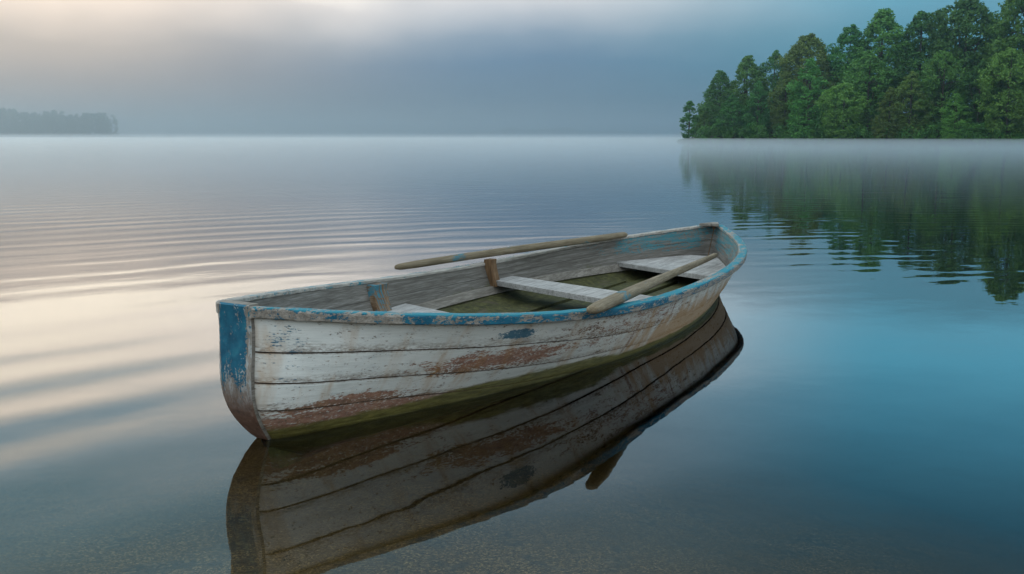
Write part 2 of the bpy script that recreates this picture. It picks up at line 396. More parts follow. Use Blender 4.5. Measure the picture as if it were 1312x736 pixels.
# understorey: shrubs along the bank and the dim wood behind, a mass nobody could count
cs = []; rs = []
for _ in range(420):
    t = random.uniform(0.3, 5.0); x, y = shore_pt(t); b = random.uniform(-.3, 3.0)
    if x < 38: continue
    cs.append((x + b * .3, y + b, max(0, land_z(x, y + b)) + random.uniform(.2, 2.6))); rs.append(random.uniform(.7, 1.4))
me = quads_mesh('bank_shrubs', leaves(np.array(cs), np.array(rs), 55, .34), [M_LEAF[0], M_LEAF[1]], rng.integers(0, 2, len(cs) * 55))
o = bpy.data.objects.new('bank_shrubs', me); COL.objects.link(o)
tag(o, 'dark green shrubs along the misty bank under the right shore trees', 'shrubs', kind='stuff')
cs = []; rs = []
for _ in range(700):
    t = random.uniform(.9, 5.2); x, y = shore_pt(t); b = random.uniform(15, 34)
    k = (x - 38) / 46.0
    cs.append((x + b * .3, y + b, land_z(x + b * .3, y + b) + random.uniform(0, 7 + 10 * min(k, 1.2)))); rs.append(random.uniform(1.5, 2.6))
me = quads_mesh('wood_interior', leaves(np.array(cs), np.array(rs), 60, .6), [M_LEAF[0]])
o = bpy.data.objects.new('wood_interior', me); COL.objects.link(o)
tag(o, 'dim mass of foliage deep in the wood behind the shore trees', 'woodland', kind='stuff')

# wooded island far left, one faint mass in the haze
M_ISLAND = leaf_mat('island_leaf', (.030, .055, .030), (.045, .075, .038), (.065, .10, .048))
ID = 1280.0
KI = ID / 960.0
xs = np.linspace(-760 * KI, -390 * KI, 60); ys = np.linspace(ID - 30, ID + 120, 16)
def isl(x, y):
    e = min((x + 770 * KI) / 30, (-392 * KI - x) / 30, (y - ID + 28) / 30, (ID + 118 - y) / 30)
    return -1.5 + 5.0 * max(min(e, 1), 0) ** .7
structure(obj('island_ground', [(x, y, isl(x, y)) for y in ys for x in xs], grid(60, 16), m_land, smooth=True))
cs = []; rs = []
for _ in range(260):
    x = random.uniform(-740 * KI, -404 * KI); y = ID + random.uniform(-8, 60)
    top = 29 + 3 * math.sin(x * .035) + 3 * math.sin(x * .11) + random.uniform(-3, 3)
    top *= min(1, .74 + (-402 * KI - x) / 40)
    wd = random.uniform(11, 17)
    for k in range(40):
        hh_ = random.uniform(.05, 1); a = random.uniform(0, 6.28); rr = wd * .62 * math.sin(math.pi * (.18 + .78 * hh_)) * random.uniform(.3, 1)
        cs.append((x + rr * math.cos(a), y + rr * math.sin(a), 2.0 + hh_ * top)); rs.append(random.uniform(2.0, 3.8))
me = quads_mesh('island_wood', leaves(np.array(cs), np.array(rs), 16, 2.0), [M_ISLAND])
o = bpy.data.objects.new('island_wood', me); COL.objects.link(o)
tag(o, 'faint wooded island fading into grey mist on the far left', 'woodland', kind='stuff')

# ------------------------------------------------------------------ boat materials
def wood_cols(g, uvw, scale=(2.5, 40, 40)):
    gr = g.noise(g.mul(uvw, scale), 1.0, 6, .6); gr2 = g.noise(g.mul(uvw, tuple(k * 4 for k in scale)), 1.0, 3, .6)
    return g.m('ADD', g.m('MULTIPLY', gr, .6), g.m('MULTIPLY', gr2, .4))
def wood_mat(name, dark, mid, light, scale=(2.5, 40, 40), moss=None, teal=0.0, teal_scale=(3, 6, 14), rough=.85, bump=.0025):
    m, g, out = material(name)
    tc = g.node('ShaderNodeTexCoord').outputs['Object']
    gr = wood_cols(g, tc, scale)
    col = g.ramp(gr, [(.30, dark), (.5, mid), (.70, light)])
    blot = g.rng(g.noise(tc, 5.0, 5), .35, .7)
    col = g.mix(g.m('MULTIPLY', blot, .45), col, tuple(k * .55 for k in mid))
    if moss:
        x, y, z = g.sep(tc)
        mk = g.m('ADD', g.noise(tc, 7.0, 6), g.rng(z, moss[0], moss[1], .14, -.35))
        mk = g.rng(mk, .42, .60)
        mc = g.ramp(g.noise(tc, 26.0, 6, .72), [(.32, (.016, .017, .007)), (.5, (.045, .050, .013)), (.68, (.10, .100, .030))])
        col = g.mix(g.m('MULTIPLY', mk, .88), col, mc)
    if teal:
        tk = g.rng(g.noise(g.mul(tc, teal_scale), 1.0, 7, .68), .62 - teal * .12, .67 - teal * .10)
        tk = g.m('MULTIPLY', tk, g.rng(g.noise(g.mul(tc, (14, 60, 60)), 1.0, 4), .36, .5))
        col = g.mix(g.m('MULTIPLY', tk, .8), col, (.02, .17, .24))
    principled(g, out, col, rough, gr, bump)
    return m
M_GREY = wood_mat('grey_wood', (.085, .075, .062), (.20, .185, .16), (.36, .34, .31))
M_SEAT = wood_mat('pale_seat_wood', (.15, .145, .135), (.34, .34, .33), (.52, .52, .51), (3, 34, 34))
M_BROWN = wood_mat('brown_wood', (.06, .035, .016), (.17, .10, .05), (.28, .18, .10), (30, 30, 3))
M_BLOCK = wood_mat('striped_block_wood', (.05, .035, .02), (.16, .10, .055), (.30, .25, .19), (90, 6, 3), teal=1.2, teal_scale=(42, 8, 2))
M_OAR = wood_mat('oar_wood', (.075, .058, .034), (.19, .155, .10), (.31, .265, .19), (2.5, 55, 55), teal=.12)
M_FLOOR = wood_mat('mossy_boards', (.03, .026, .016), (.075, .066, .040), (.13, .115, .08), (3, 30, 30), moss=(.09, .24))

# inside of the planking
m, g, out = material('inner_planking')
tc = g.node('ShaderNodeTexCoord').outputs['Object']; uv = g.node('ShaderNodeTexCoord').outputs['UV']
u, q, _ = g.sep(uv); x, y, z = g.sep(tc)
gr = wood_cols(g, g.comb(u, g.m('MULTIPLY', q, .45), 0.0), (2.2, 42, 1))
col = g.ramp(gr, [(.28, (.050, .044, .036)), (.5, (.125, .118, .105)), (.72, (.24, .235, .22))])
plank = g.rng(g.m('PINGPONG', g.m('ADD', q, .055), .17), .0, .012, .35, 1.0)
col = g.mix(g.m('SUBTRACT', 1.0, plank), col, (.02, .016, .012))
tealmask = g.m('ADD', g.blob(u, q, 4.9, .15, 1.15, .42), g.m('MULTIPLY', g.blob(u, q, -.05, .1, .55, .5), 1.25))
tk = g.m('ADD', g.m('MULTIPLY', g.noise(g.mul(uv, (5, 12, 1)), 1.0, 7, .7), .6), g.m('MULTIPLY', g.noise(g.mul(uv, (40, 70, 1)), 1.0, 4, .6), .4))
tk = g.rng(g.m('ADD', tk, g.m('MULTIPLY', tealmask, .17)), .64, .70)
col = g.mix(g.m('MULTIPLY', tk, .85), col, g.mix(g.rng(u, .5, 1.5), (.012, .12, .23), (.022, .16, .20)))
mk = g.rng(g.m('ADD', g.noise(tc, 6.0, 6), g.rng(z, .05, .27, .35, -.35)), .45, .66)
col = g.mix(g.m('MULTIPLY', mk, .75), col, g.ramp(g.noise(tc, 50.0, 3), [(.3, (.03, .034, .012)), (.7, (.085, .088, .03))]))
principled(g, out, col, .85, gr, .003)
M_INNER = m

# outside planking: worn white paint, rust red primer, ochre stains, green weed at the waterline
m, g, out = material('worn_white_paint')
tc = g.node('ShaderNodeTexCoord').outputs['Object']; uv = g.node('ShaderNodeTexCoord').outputs['UV']
u, q, side = g.sep(uv); x, y, z = g.sep(tc)
P2 = g.comb(u, g.m('MULTIPLY', q, .48), y)
grain = wood_cols(g, P2, (3.0, 55, 4))
fine = g.noise(g.mul(P2, (60, 150, 20)), 1.0, 4, .65)
mid = g.noise(g.mul(P2, (9, 34, 6)), 1.0, 6, .68)
broad = g.noise(g.mul(P2, (2.2, 5, 2)), 1.0, 4, .6)
wood = g.ramp(grain, [(.3, (.06, .040, .026)), (.5, (.15, .105, .070)), (.72, (.26, .20, .15))])
white = g.ramp(g.m('ADD', g.m('MULTIPLY', broad, .5), g.m('MULTIPLY', grain, .5)), [(.30, (.48, .505, .485)), (.48, (.68, .705, .68)), (.66, (.79, .805, .78))])
white = g.mix(g.m('MULTIPLY', g.rng(mid, .52, .72), .35), white, (.30, .36, .40))
# rust-red primer
red_reg = g.m('MAXIMUM', g.blob(u, q, .92, .52, .62, .17), g.m('MAXIMUM', g.blob(u, q, .22, .77, .42, .13), g.m('MULTIPLY', g.blob(u, q, 1.9, .35, 1.1, .4), .55)))
red_k = g.m('ADD', g.m('ADD', g.m('MULTIPLY', mid, .48), g.m('MULTIPLY', fine, .52)), g.m('MULTIPLY', red_reg, .19))
red_k = g.rng(red_k, .585, .665)
red = g.ramp(g.noise(g.mul(P2, (30, 60, 10)), 1.0, 4), [(.3, (.16, .065, .036)), (.5, (.29, .12, .068)), (.7, (.38, .21, .14))])
low_red = g.rng(g.m('ADD', q, g.m('MULTIPLY', g.m('SUBTRACT', mid, .5), .12)), .80, .83)
low_red = g.m('MULTIPLY', low_red, g.rng(u, 1.1, .5))
red_k = g.m('MAXIMUM', red_k, g.m('MULTIPLY', low_red, g.rng(fine, .28, .46)))
# bare-wood chips
chip_t = g.m('ADD', g.m('MULTIPLY', mid, .5), g.m('MULTIPLY', fine, .5))
chip_reg = g.m('ADD', g.m('MULTIPLY', g.rng(u, 1.0, 3.0), .045), g.m('MULTIPLY', g.rng(broad, .45, .75), .06))
chip = g.rng(g.m('ADD', chip_t, chip_reg), .605, .635)
col = g.mix(g.m('MULTIPLY', red_k, .9), white, red)
col = g.mix(chip, col, wood)
lapd = g.node('ShaderNodeAttribute', {'attribute_name': 'lap_edge'}).outputs['Fac']
grime = g.m('MULTIPLY', g.rng(lapd, .25, 1.0), g.rng(g.m('ADD', g.m('MULTIPLY', mid, .5), g.m('MULTIPLY', fine, .5)), .40, .58))
col = g.mix(g.m('MULTIPLY', grime, .75), col, (.13, .088, .055))
speck = g.rng(g.noise(g.mul(P2, (55, 130, 20)), 1.0, 3, .6), .60, .66)
speck = g.m('MULTIPLY', speck, g.rng(mid, .42, .58))
col = g.mix(g.m('MULTIPLY', speck, .8), col, (.16, .10, .06))
warm = g.m('MULTIPLY', g.rng(u, .4, 2.2), g.rng(broad, .3, .6))
col = g.mix(g.m('MULTIPLY', warm, .35), col, g.mix(.5, col, (.50, .40, .26)))
# ochre stain towards the bow, running in streaks
och_reg = g.m('MULTIPLY', g.rng(u, 1.5, 2.6), g.rng(q, .1, .75))
streak = g.noise(g.comb(g.m('MULTIPLY', u, 9.0), g.m('MULTIPLY', q, 1.2), 0.0), 1.0, 4, .6)
och = g.rng(g.m('ADD', g.m('MULTIPLY', och_reg, .34), streak), .48, .78)
col = g.mix(g.m('MULTIPLY', och, .72), col, g.mix(mid, (.36, .165, .04), (.46, .27, .09)))
butt = g.m('ADD', g.blob(u, q, 1.92, .62, .022, .40), g.m('MULTIPLY', g.blob(u, q, 2.35, .3, .018, .30), .8))
col = g.mix(g.m('MULTIPLY', g.m('MULTIPLY', butt, g.rng(fine, .3, .55)), .75), col, (.20, .075, .03))
# blue flecks left over
bl_reg = g.m('ADD', g.blob(u, q, .90, .215, .16, .085), g.m('MULTIPLY', g.blob(u, q, -.04, .3, .10, .5), .5))
bl = g.rng(g.m('ADD', g.m('MULTIPLY', bl_reg, .27), g.m('ADD', g.m('MULTIPLY', mid, .5), g.m('MULTIPLY', fine, .5))), .665, .72)
col = g.mix(g.m('MULTIPLY', bl, .9), col, (.011, .12, .20))
# weed along the waterline
wline = g.m('SUBTRACT', .885, g.m('MULTIPLY', g.blob(u, 0.0, 1.25, 0.0, .75, 1.0), .10))
wd = g.m('ADD', g.m('SUBTRACT', q, wline), g.m('MULTIPLY', g.m('SUBTRACT', g.noise(g.mul(P2, (5, 30, 4)), 1.0, 6, .65), .5), .16))
wk = g.rng(wd, -.02, .035)
weed = g.ramp(g.noise(g.mul(P2, (14, 70, 10)), 1.0, 6, .7), [(.28, (.045, .046, .012)), (.5, (.15, .145, .038)), (.66, (.25, .235, .075)), (.8, (.42, .40, .22))])
col = g.mix(g.m('MULTIPLY', wk, .93), col, weed)
wet = g.rng(z, .016, .0)
col = g.mix(g.m('MULTIPLY', wet, .45), col, (.018, .018, .008))
col = g.mix(g.m('MULTIPLY', g.rng(z, .003, -.006), .95), col, (.010, .010, .005))
hgt = g.m('ADD', g.m('MULTIPLY', grain, .6), g.m('MULTIPLY', g.m('ADD', chip, red_k), -.3))
principled(g, out, col, g.rng(z, .06, .0, .75, .3), hgt, .0022, spec=.35)
M_HULL = m

m, g, out = material('plank_seam')
tc = g.node('ShaderNodeTexCoord').outputs['Object']
principled(g, out, g.ramp(g.noise(g.mul(tc, (8, 8, 30)), 1.0, 5, .7), [(.35, (.03, .022, .015)), (.55, (.09, .06, .042)), (.7, (.27, .23, .19))]), .95)
M_SEAM = m

def blue_mat(name, amount, worn_lo=(.10, .085, .065), worn_hi=(.40, .37, .33), redlow=False, bright=True):
    """blue paint rubbed through to grey wood; amount raises how much paint is left"""
    m, g, out = material(name)
    uv = g.node('ShaderNodeTexCoord').outputs['UV']; tc = g.node('ShaderNodeTexCoord').outputs['Object']
    u, v, _ = g.sep(uv); x, y, z = g.sep(tc)
    gr = wood_cols(g, tc, (3.0, 45, 45)) if not redlow else wood_cols(g, tc, (30, 45, 5))
    wood = g.ramp(gr, [(.28, worn_lo), (.5, tuple((a + b) / 2 for a, b in zip(worn_lo, worn_hi))), (.7, worn_hi)])
    n1 = g.noise(g.mul(tc, (5, 16, 22)) if not redlow else g.mul(tc, (22, 22, 7)), 1.0, 8, .74)
    n2 = g.noise(g.mul(tc, (40, 120, 120)), 1.0, 4, .6)
    k = g.m('ADD', g.m('MULTIPLY', n1, .60), g.m('MULTIPLY', n2, .40))
    if redlow: k = g.m('ADD', g.m('ADD', k, g.rng(z, .03, .40, -.20, amount)), g.m('MULTIPLY', g.rng(g.m('ABSOLUTE', y), .058, .078), -.16))
    else:
        k = g.m('ADD', k, amount)
        if bright: k = g.m('ADD', k, g.m('MULTIPLY', g.blob(v, 0.0, .48, 0.0, .2, 1.0), .06))
        k = g.m('ADD', g.m('ADD', k, g.rng(u, .15, .5, -.07, 0.0)), g.rng(u, 1.6, 3.0, 0.0, -.05))
    k = g.rng(k, .50, .545)
    blue = g.ramp(g.noise(g.mul(tc, (7, 20, 20)), 1.0, 5, .6), [(.3, (.006, .072, .125)), (.52, (.010, .118, .195)), (.75, (.026, .19, .26))])
    if bright: blue = g.mix(g.rng(v, .30, .40), blue, (.012, .185, .245))
    if redlow:
        wh = g.rng(g.noise(g.mul(tc, (60, 60, 22)), 1.0, 5, .7), .48, .58)
        wood = g.mix(g.m('MULTIPLY', g.m('MULTIPLY', wh, g.rng(z, .10, .16)), .8), wood, (.42, .47, .48))
        rr = g.ramp(g.noise(g.mul(tc, (30, 30, 30)), 1.0, 5, .7), [(.3, (.07, .04, .03)), (.55, (.16, .09, .065)), (.75, (.28, .22, .19))])
        wood = g.mix(g.rng(z, .32, .10), wood, rr)
    col = g.mix(k, wood, blue)
    principled(g, out, col, .7, g.m('ADD', gr, g.m('MULTIPLY', k, .5)), .0018)
    return m
M_RAIL = blue_mat('rubbed_blue_rail', .04)
M_RAIL_FAR = blue_mat('worn_pale_rail', -.045, (.13, .12, .10), (.50, .48, .44))
M_TRANSOM = blue_mat('blue_transom_paint', .10, redlow=True, bright=False)

# ------------------------------------------------------------------ boat
BP = [-.96757, 3.67064, 1.04021, 5.09034, .12389, .25179]
BA = [.71884, .0342, -.07869, -.00476, -.04206]; BG = [.54506, .42136, -.16502, -.02825]; BW = [.54801, -.01671, -.09734, -.00898]
LEN, RA, RB = BP[3:6]
def sheer(v):
    th = math.acos(max(-1, min(1, 1 - 2 * v)))
    s = -RA + v * (LEN + RA + RB)
    b = .075 * (1 - v) + .02 * v + sum(a * math.sin((k + 1) * th) for k, a in enumerate(BA))
    z = BG[0] * (1 - v) + BG[1] * v + BG[2] * 4 * v * (1 - v) + BG[3] * 4 * v * (1 - v) * (1 - 2 * v)
    return s, b, z, v * LEN, .02 + sum(a * math.sin((k + 1) * th) for k, a in enumerate(BW))
def hull_pt(v, q, off=0.0):
    """near-side skin point (along, across, up); q 0 at the sheer, 1 at the waterline, 1.5 at the keel"""
    s, b, z, sw, bw = sheer(v)
    if q <= 1:
        x = 1 - q; wA = math.exp(-(v / .05) ** 2)
        fb = (1 - wA) * (x + .35 * x * (1 - x)) + wA * (1 - (1 - x) ** 4)
        s -= 0; bulge = -.075 * math.sin(math.pi * q ** 1.6) * math.exp(-(v / .06) ** 2)
        return s * x + sw * q + bulge, bw + (b - bw) * fb + off, z * x
    k = (q - 1) / .5
    return sw, max(bw * math.sqrt(max(0, 1 - k ** 2.2)), .012) + off * (1 - k), -.12 * k * min(1, v / .05 + .3)
def loc(s, t, z): return (s, -t, z)           # boat frame: x towards the bow, y to port
boat = empty('rowing_boat', (BP[0], BP[1], 0), BP[2])
tag(boat, 'weathered white clinker rowing boat with blue gunwales resting on the still lake', 'rowing boat')

VS = [(1 - math.cos(math.pi * i / 110)) / 2 for i in range(111)]
def lap(k, v):
    """heights (q) of the plank edges along the boat"""
    return float(np.interp(v, [0, .1, .22, .34, .42, .6, 1.0], [[0, 0, 0, 0, 0, 0, 0], [.30, .32, .355, .46, .52, .60, .62], [.515, .575, .665, .74, .80, .86, .88], [.725, .80, .91, 1.0, 1.04, 1.06, 1.06], [1.0, 1.05, 1.1, 1.15, 1.2, 1.2, 1.2], [1.5] * 7][k]))
def hull_mesh():
    V = []; F = []; UV = []; MI = []; LE = []
    for sd_ in (1, -1):
        rows = []                                   # (function v -> (q, off), material of the strip below it)
        for k in range(5):
            rows.append((lambda v, k=k: (lap(k, v) + (.004 if k else 0), -.004 if k else .002), 1 if k else 0, 1.0))
            if k: rows.append((lambda v, k=k: (lap(k, v) + .012, .001), 0, 1.0))
            for f in ((.15, .5, .75) if k < 4 else (.3, .6, .85)):
                rows.append((lambda v, k=k, f=f: (lap(k, v) * (1 - f) + lap(k + 1, v) * f, .002 + .0045 * f), 0, .4 if f == .75 else 0.0))
            rows.append((lambda v, k=k: (lap(k + 1, v), .0065), 1, 1.0))
        base = len(V); nv = len(VS)
        for fn, mi, le in rows:
            for v in VS:
                q, off = fn(v); off *= min(1, (1 - v) / .03) if v > .97 else 1
                s, t, z = hull_pt(v, q, off); V.append(loc(s, sd_ * t, z)); UV.append((s, q)); LE.append(le)
        for j in range(len(rows) - 1):
            for i in range(nv - 1):
                a = base + j * nv + i; f = (a, a + nv, a + nv + 1, a + 1)
                F.append(f if sd_ == 1 else f[::-1]); MI.append(rows[j][1])
        # inner skin
        base = len(V); qs = np.linspace(0, 1.1, 16)
        for q in qs:
            for v in VS:
                s, t, z = hull_pt(v, q, -.022)
                V.append(loc(s, sd_ * max(t, .004), z)); UV.append((s, q)); LE.append(0.0)
        for j in range(len(qs) - 1):
            for i in range(nv - 1):
                a = base + j * nv + i; f = (a, a + 1, a + nv + 1, a + nv)
                F.append(f if sd_ == 1 else f[::-1]); MI.append(2)
    o = obj('hull', V, F, None, boat, smooth=False, uv=UV, mats=[M_HULL, M_SEAM, M_INNER], midx=MI)
    at = o.data.attributes.new('lap_edge', 'FLOAT', 'POINT'); at.data.foreach_set('value', np.array(LE, dtype=np.float32))
    return o
hull = hull_mesh()

# transom board: narrow tombstone plank, thick, with a worn edge
def transom():
    qs = np.linspace(0, 1.0, 20); V = []; F = []
    side = [hull_pt(0, q, .010) for q in qs]
    n = len(qs)
    ring = [(s, t, z) for s, t, z in side] + [(s, -t, z) for s, t, z in side[::-1]]
    ring = [(s, t, z + (.012 if z > .53 else 0)) for s, t, z in ring]
    m_ = len(ring)
    for ds, k in ((.030, 1.0), (-.016, 1.0), (-.024, .88)):
        for s, t, z in ring: V.append(loc(s + ds, t * k, z - (.006 if k < 1 and z > .5 else 0) + (.004 if k < 1 and z < .02 else 0)))
    for L in range(2):
        for i in range(m_): F.append((L * m_ + i, L * m_ + (i + 1) % m_, (L + 1) * m_ + (i + 1) % m_, (L + 1) * m_ + i))
    MI = [0 if L == 1 else 1 for L in range(2) for i in range(m_)]
    F += [(i, i + 1, m_ - 2 - i, m_ - 1 - i) for i in range(n - 1)]; MI += [1] * (n - 1)
    F += [(2 * m_ + m_ - 1 - i, 2 * m_ + m_ - 2 - i, 2 * m_ + i + 1, 2 * m_ + i) for i in range(n - 1)]; MI += [0] * (n - 1)
    o = obj('transom', V, F, None, boat, uv=[(v[0], v[2]) for v in V], mats=[M_TRANSOM, M_GREY], midx=MI)
    return o
transom()

def sweep(name, sec, mat, side, v0=0.0, v1=1.0, n=110, ext=0.0, jitter=0.0):
    """sec: closed cross-section [(out, up)] carried along the sheer of one side"""
    V = []; F = []; UV = []; m_ = len(sec)
    vs = [v0 + (v1 - v0) * (1 - math.cos(math.pi * i / n)) / 2 for i in range(n + 1)]
    P = [sheer(v)[:3] for v in vs]
    for i, (s, b, z) in enumerate(P):
        a = P[max(i - 1, 0)]; c = P[min(i + 1, n)]
        ts, tt = c[0] - a[0], c[1] - a[1]; L = math.hypot(ts, tt); ns, nt = -tt / L, ts / L
        if i == 0: s -= ext
        if side < 0 and vs[i] < .03: o_scale = .05 + .95 * vs[i] / .03
        else: o_scale = 1.0
        if vs[i] < .02: ns *= .3; nt = math.sqrt(1 - ns * ns)
        for k, (o_, u_) in enumerate(sec):
            jx = jitter * math.sin(37 * s + k) * math.sin(11 * s + 2 * k)
            t = b + nt * o_ * o_scale + jx; V.append(loc(s + ns * o_ if t > .002 else s, side * max(t, .002), z + u_ + jx)); UV.append((s, k / (m_ - 1)))
    for i in range(n):
        for k in range(m_):
            f = (i * m_ + k, i * m_ + (k + 1) % m_, (i + 1) * m_ + (k + 1) % m_, (i + 1) * m_ + k)
            F.append(f if side == -1 else f[::-1])
    F.append(tuple(range(m_))); F.append(tuple(n * m_ + k for k in range(m_))[::-1])
    return obj(name, V, F, mat, boat, uv=UV)
SEC = [(.006, -.036), (.024, -.036), (.029, -.032), (.031, -.004), (.028, .003), (.022, .006), (-.004, .008), (-.026, .007), (-.031, .003), (-.031, -.010), (-.028, -.013), (-.018, -.013)]
sweep('gunwale', SEC, M_RAIL, 1, ext=.016, jitter=.0012)
sweep('gunwale', SEC, M_RAIL_FAR, -1, ext=.0, jitter=.0012)

def inner_half(s, z):
    """half-breadth inside the planking at station s and height z"""
    lo, hi = 0.0, 1.0
    for _ in range(40):
        v = (lo + hi) / 2; zz = sheer(v)[2]; q = min(max(1 - z / zz, 0), 1)
        if hull_pt(v, q)[0] < s: lo = v
        else: hi = v
    v = (lo + hi) / 2; q = min(max(1 - z / sheer(v)[2], 0), 1)
    return max(hull_pt(v, q)[1] - .024, .004)
def slab(name, poly, ztop, thick, mat, nb=.004):
    """board from an outline (s,t) with softened top edge"""
    m_ = len(poly); c = np.mean(np.array(poly), 0); V = []
    for z, k in ((ztop - thick, 0), (ztop - nb, 0), (ztop, nb)):
        for p in poly:
            d = np.array(p) - c; L = np.linalg.norm(d); p2 = c + d * (1 - k / L)
            V.append(loc(p2[0], p2[1], z))
    F = [(L * m_ + i, L * m_ + (i + 1) % m_, (L + 1) * m_ + (i + 1) % m_, (L + 1) * m_ + i) for L in range(2) for i in range(m_)]
    F = [f[::-1] for f in F]; F += [tuple(range(m_)), tuple(2 * m_ + i for i in range(m_))[::-1]]
    return obj(name, V, F, mat, boat)
def line_board(name, a0, a1, b0, b1, ztop, thick, mat):
    slab(name, [a0, b0, b1, a1], ztop, thick, mat)
# amidships thwart, stern seat, bow seat
def at_hull(s0, slope, side, z):      # where a front edge s = s0 + slope*t meets the planking
    t = 0.0
    for _ in range(40): t = side * inner_half(s0 + slope * t, z)
    return (s0 + slope * t, t)
ZT = .205
line_board('thwart', at_hull(2.64, -.335, -1, ZT), at_hull(2.64, -.335, 1, ZT), at_hull(2.93, -.275, -1, ZT), at_hull(2.93, -.275, 1, ZT), ZT, .034, M_SEAT)
def fill_seat(name, s0, slope, s_end, z, thick, mat):
    A = at_hull(s0, slope, -1, z); B = at_hull(s0, slope, 1, z)
    n = 14
    far_ = [(A[0] + (s_end - A[0]) * i / n,) for i in range(n + 1)]; nr = [(B[0] + (s_end - B[0]) * i / n,) for i in range(n + 1)]
    poly = [(s[0], -inner_half(s[0], z)) for s in far_] + [(s[0], inner_half(s[0], z)) for s in nr[::-1]]
    if s_end > s0: poly = poly[::-1]
    return slab(name, poly, z, thick, mat)
fill_seat('bow_seat', 4.12, -.44, 5.06, .187, .034, M_SEAT)
fill_seat('stern_seat', 1.67, -.31, .30, .192, .032, M_SEAT)
# risers under the seats
def riser(side):
    V = []; F = []; n = 40; sec = [(-.003, .026), (-.022, .024), (-.022, -.024), (-.003, -.028)]
    for i in range(n + 1):
        s = .5 + 4.2 * i / n
        for o_, u_ in sec: V.append(loc(s, side * (inner_half(s, .150 + u_) + o_), .143 + u_))
    for i in range(n):
        for k in range(4): F.append((i * 4 + k, i * 4 + (k + 1) % 4, (i + 1) * 4 + (k + 1) % 4, (i + 1) * 4 + k))
    F += [(0, 1, 2, 3), (4 * n + 3, 4 * n + 2, 4 * n + 1, 4 * n)]
    if side == -1: F = [f[::-1] for f in F]
    obj('riser', V, F, M_GREY, boat)
riser(1); riser(-1)
# mossy bottom: a curved sheet of bilge planks and loose boards on it
V = []; F = []; n = 60; kk = 15
for i in range(n + 1):
    s = .25 + 4.6 * i / n; w_ = inner_half(s, .11) + .02
    for k in range(kk):
        f = -1 + 2 * k / (kk - 1); V.append(loc(s, f * w_, .045 + .07 * abs(f) ** 2.2 + .004 * math.sin(9 * s + 5 * f)))
obj('bottom_planking', V, grid(kk, n + 1), M_FLOOR, boat, smooth=True)
for j, (t0, s0, s1, wd_, zz) in enumerate([(-.34, 1.9, 4.1, .15, .078), (-.16, 1.6, 4.3, .16, .074), (.02, 1.8, 4.3, .15, .080), (.20, 1.6, 4.2, .16, .076), (.38, 1.7, 4.0, .14, .082)]):
    sk = .02 * math.sin(j * 2.1)
    slab('floorboard', [(s0, t0 - wd_ / 2), (s1, t0 - wd_ / 2 + sk), (s1, t0 + wd_ / 2 + sk - .006), (s0, t0 + wd_ / 2 - .006)][::-1], zz, .018, M_FLOOR)

def block(name, s, wid, depth, z0, z1, mat, side=-1, lean=0.0):
    """upright cheek fixed to the inside of the planking"""
    V = []; F = []; lv = [z0 + (z1 - z0) * k / 6 for k in range(7)]
    for z in lv:
        t1 = inner_half(s, min(z, sheer(.5)[2] - .005)) + .004
        dp = depth * (1 - .25 * (1 - (z - z0) / (z1 - z0)))
        c_ = .007
        sec = [(s - wid / 2, t1), (s - wid / 2, t1 - dp + c_), (s - wid / 2 + c_, t1 - dp), (s + wid / 2 - c_, t1 - dp), (s + wid / 2, t1 - dp + c_), (s + wid / 2, t1)]
        for a, b in sec: V.append(loc(a + lean * (z - z0), side * b, z))
    for L in range(6):
        for k in range(6): F.append((L * 6 + k, L * 6 + (k + 1) % 6, (L + 1) * 6 + (k + 1) % 6, (L + 1) * 6 + k))
    F += [tuple(range(6))[::-1], tuple(36 + k for k in range(6))]
    if side == -1: F = [f[::-1] for f in F][:]
    return obj(name, V, F, mat, boat)
block('rowlock_block', 1.60, .125, .060, .165, .338, M_BLOCK, lean=.3)['label'] = 'rowlock block streaked with teal and brown paint'
block('rowlock_block', 2.885, .075, .058, .165, .346, M_BROWN)['label'] = 'bare brown rowlock block under the far oar'
# stem post and breasthook at the bow
sB, bB, zB = sheer(1.0)[:3]
def prism(name, prof, half, mat):
    """prof: outline in the (s, z) plane, extruded across"""
    n = len(prof); V = [loc(s, t, z) for t in (-half, half) for s, z in prof]
    F = [tuple(range(n)), tuple(n + i for i in range(n))[::-1]] + [(i, n + i, n + (i + 1) % n, (i + 1) % n) for i in range(n)]
    return obj(name, V, F, mat, boat)
prism('stem_post', [(sB - .085, .185), (sB - .01, zB + .012), (sB + .035, zB + .014), (sB + .025, zB - .08), (sB - .06, .22), (sB - .16, .06), (sB - .26, -.02), (sB - .34, -.02), (sB - .22, .1)], .022, M_BROWN)
slab('breasthook', [(sB - .15, -.085), (sB + .03, -.020), (sB + .03, .020), (sB - .15, .085), (sB - .10, 0)][::-1], zB + .022, .022, M_GREY)
# keel
prism('keel', [(.02, -.02), (.05, -.14), (LEN - .3, -.14), (LEN + .02, -.01), (LEN - .1, -.0), (.3, -.10)], .02, M_FLOOR)

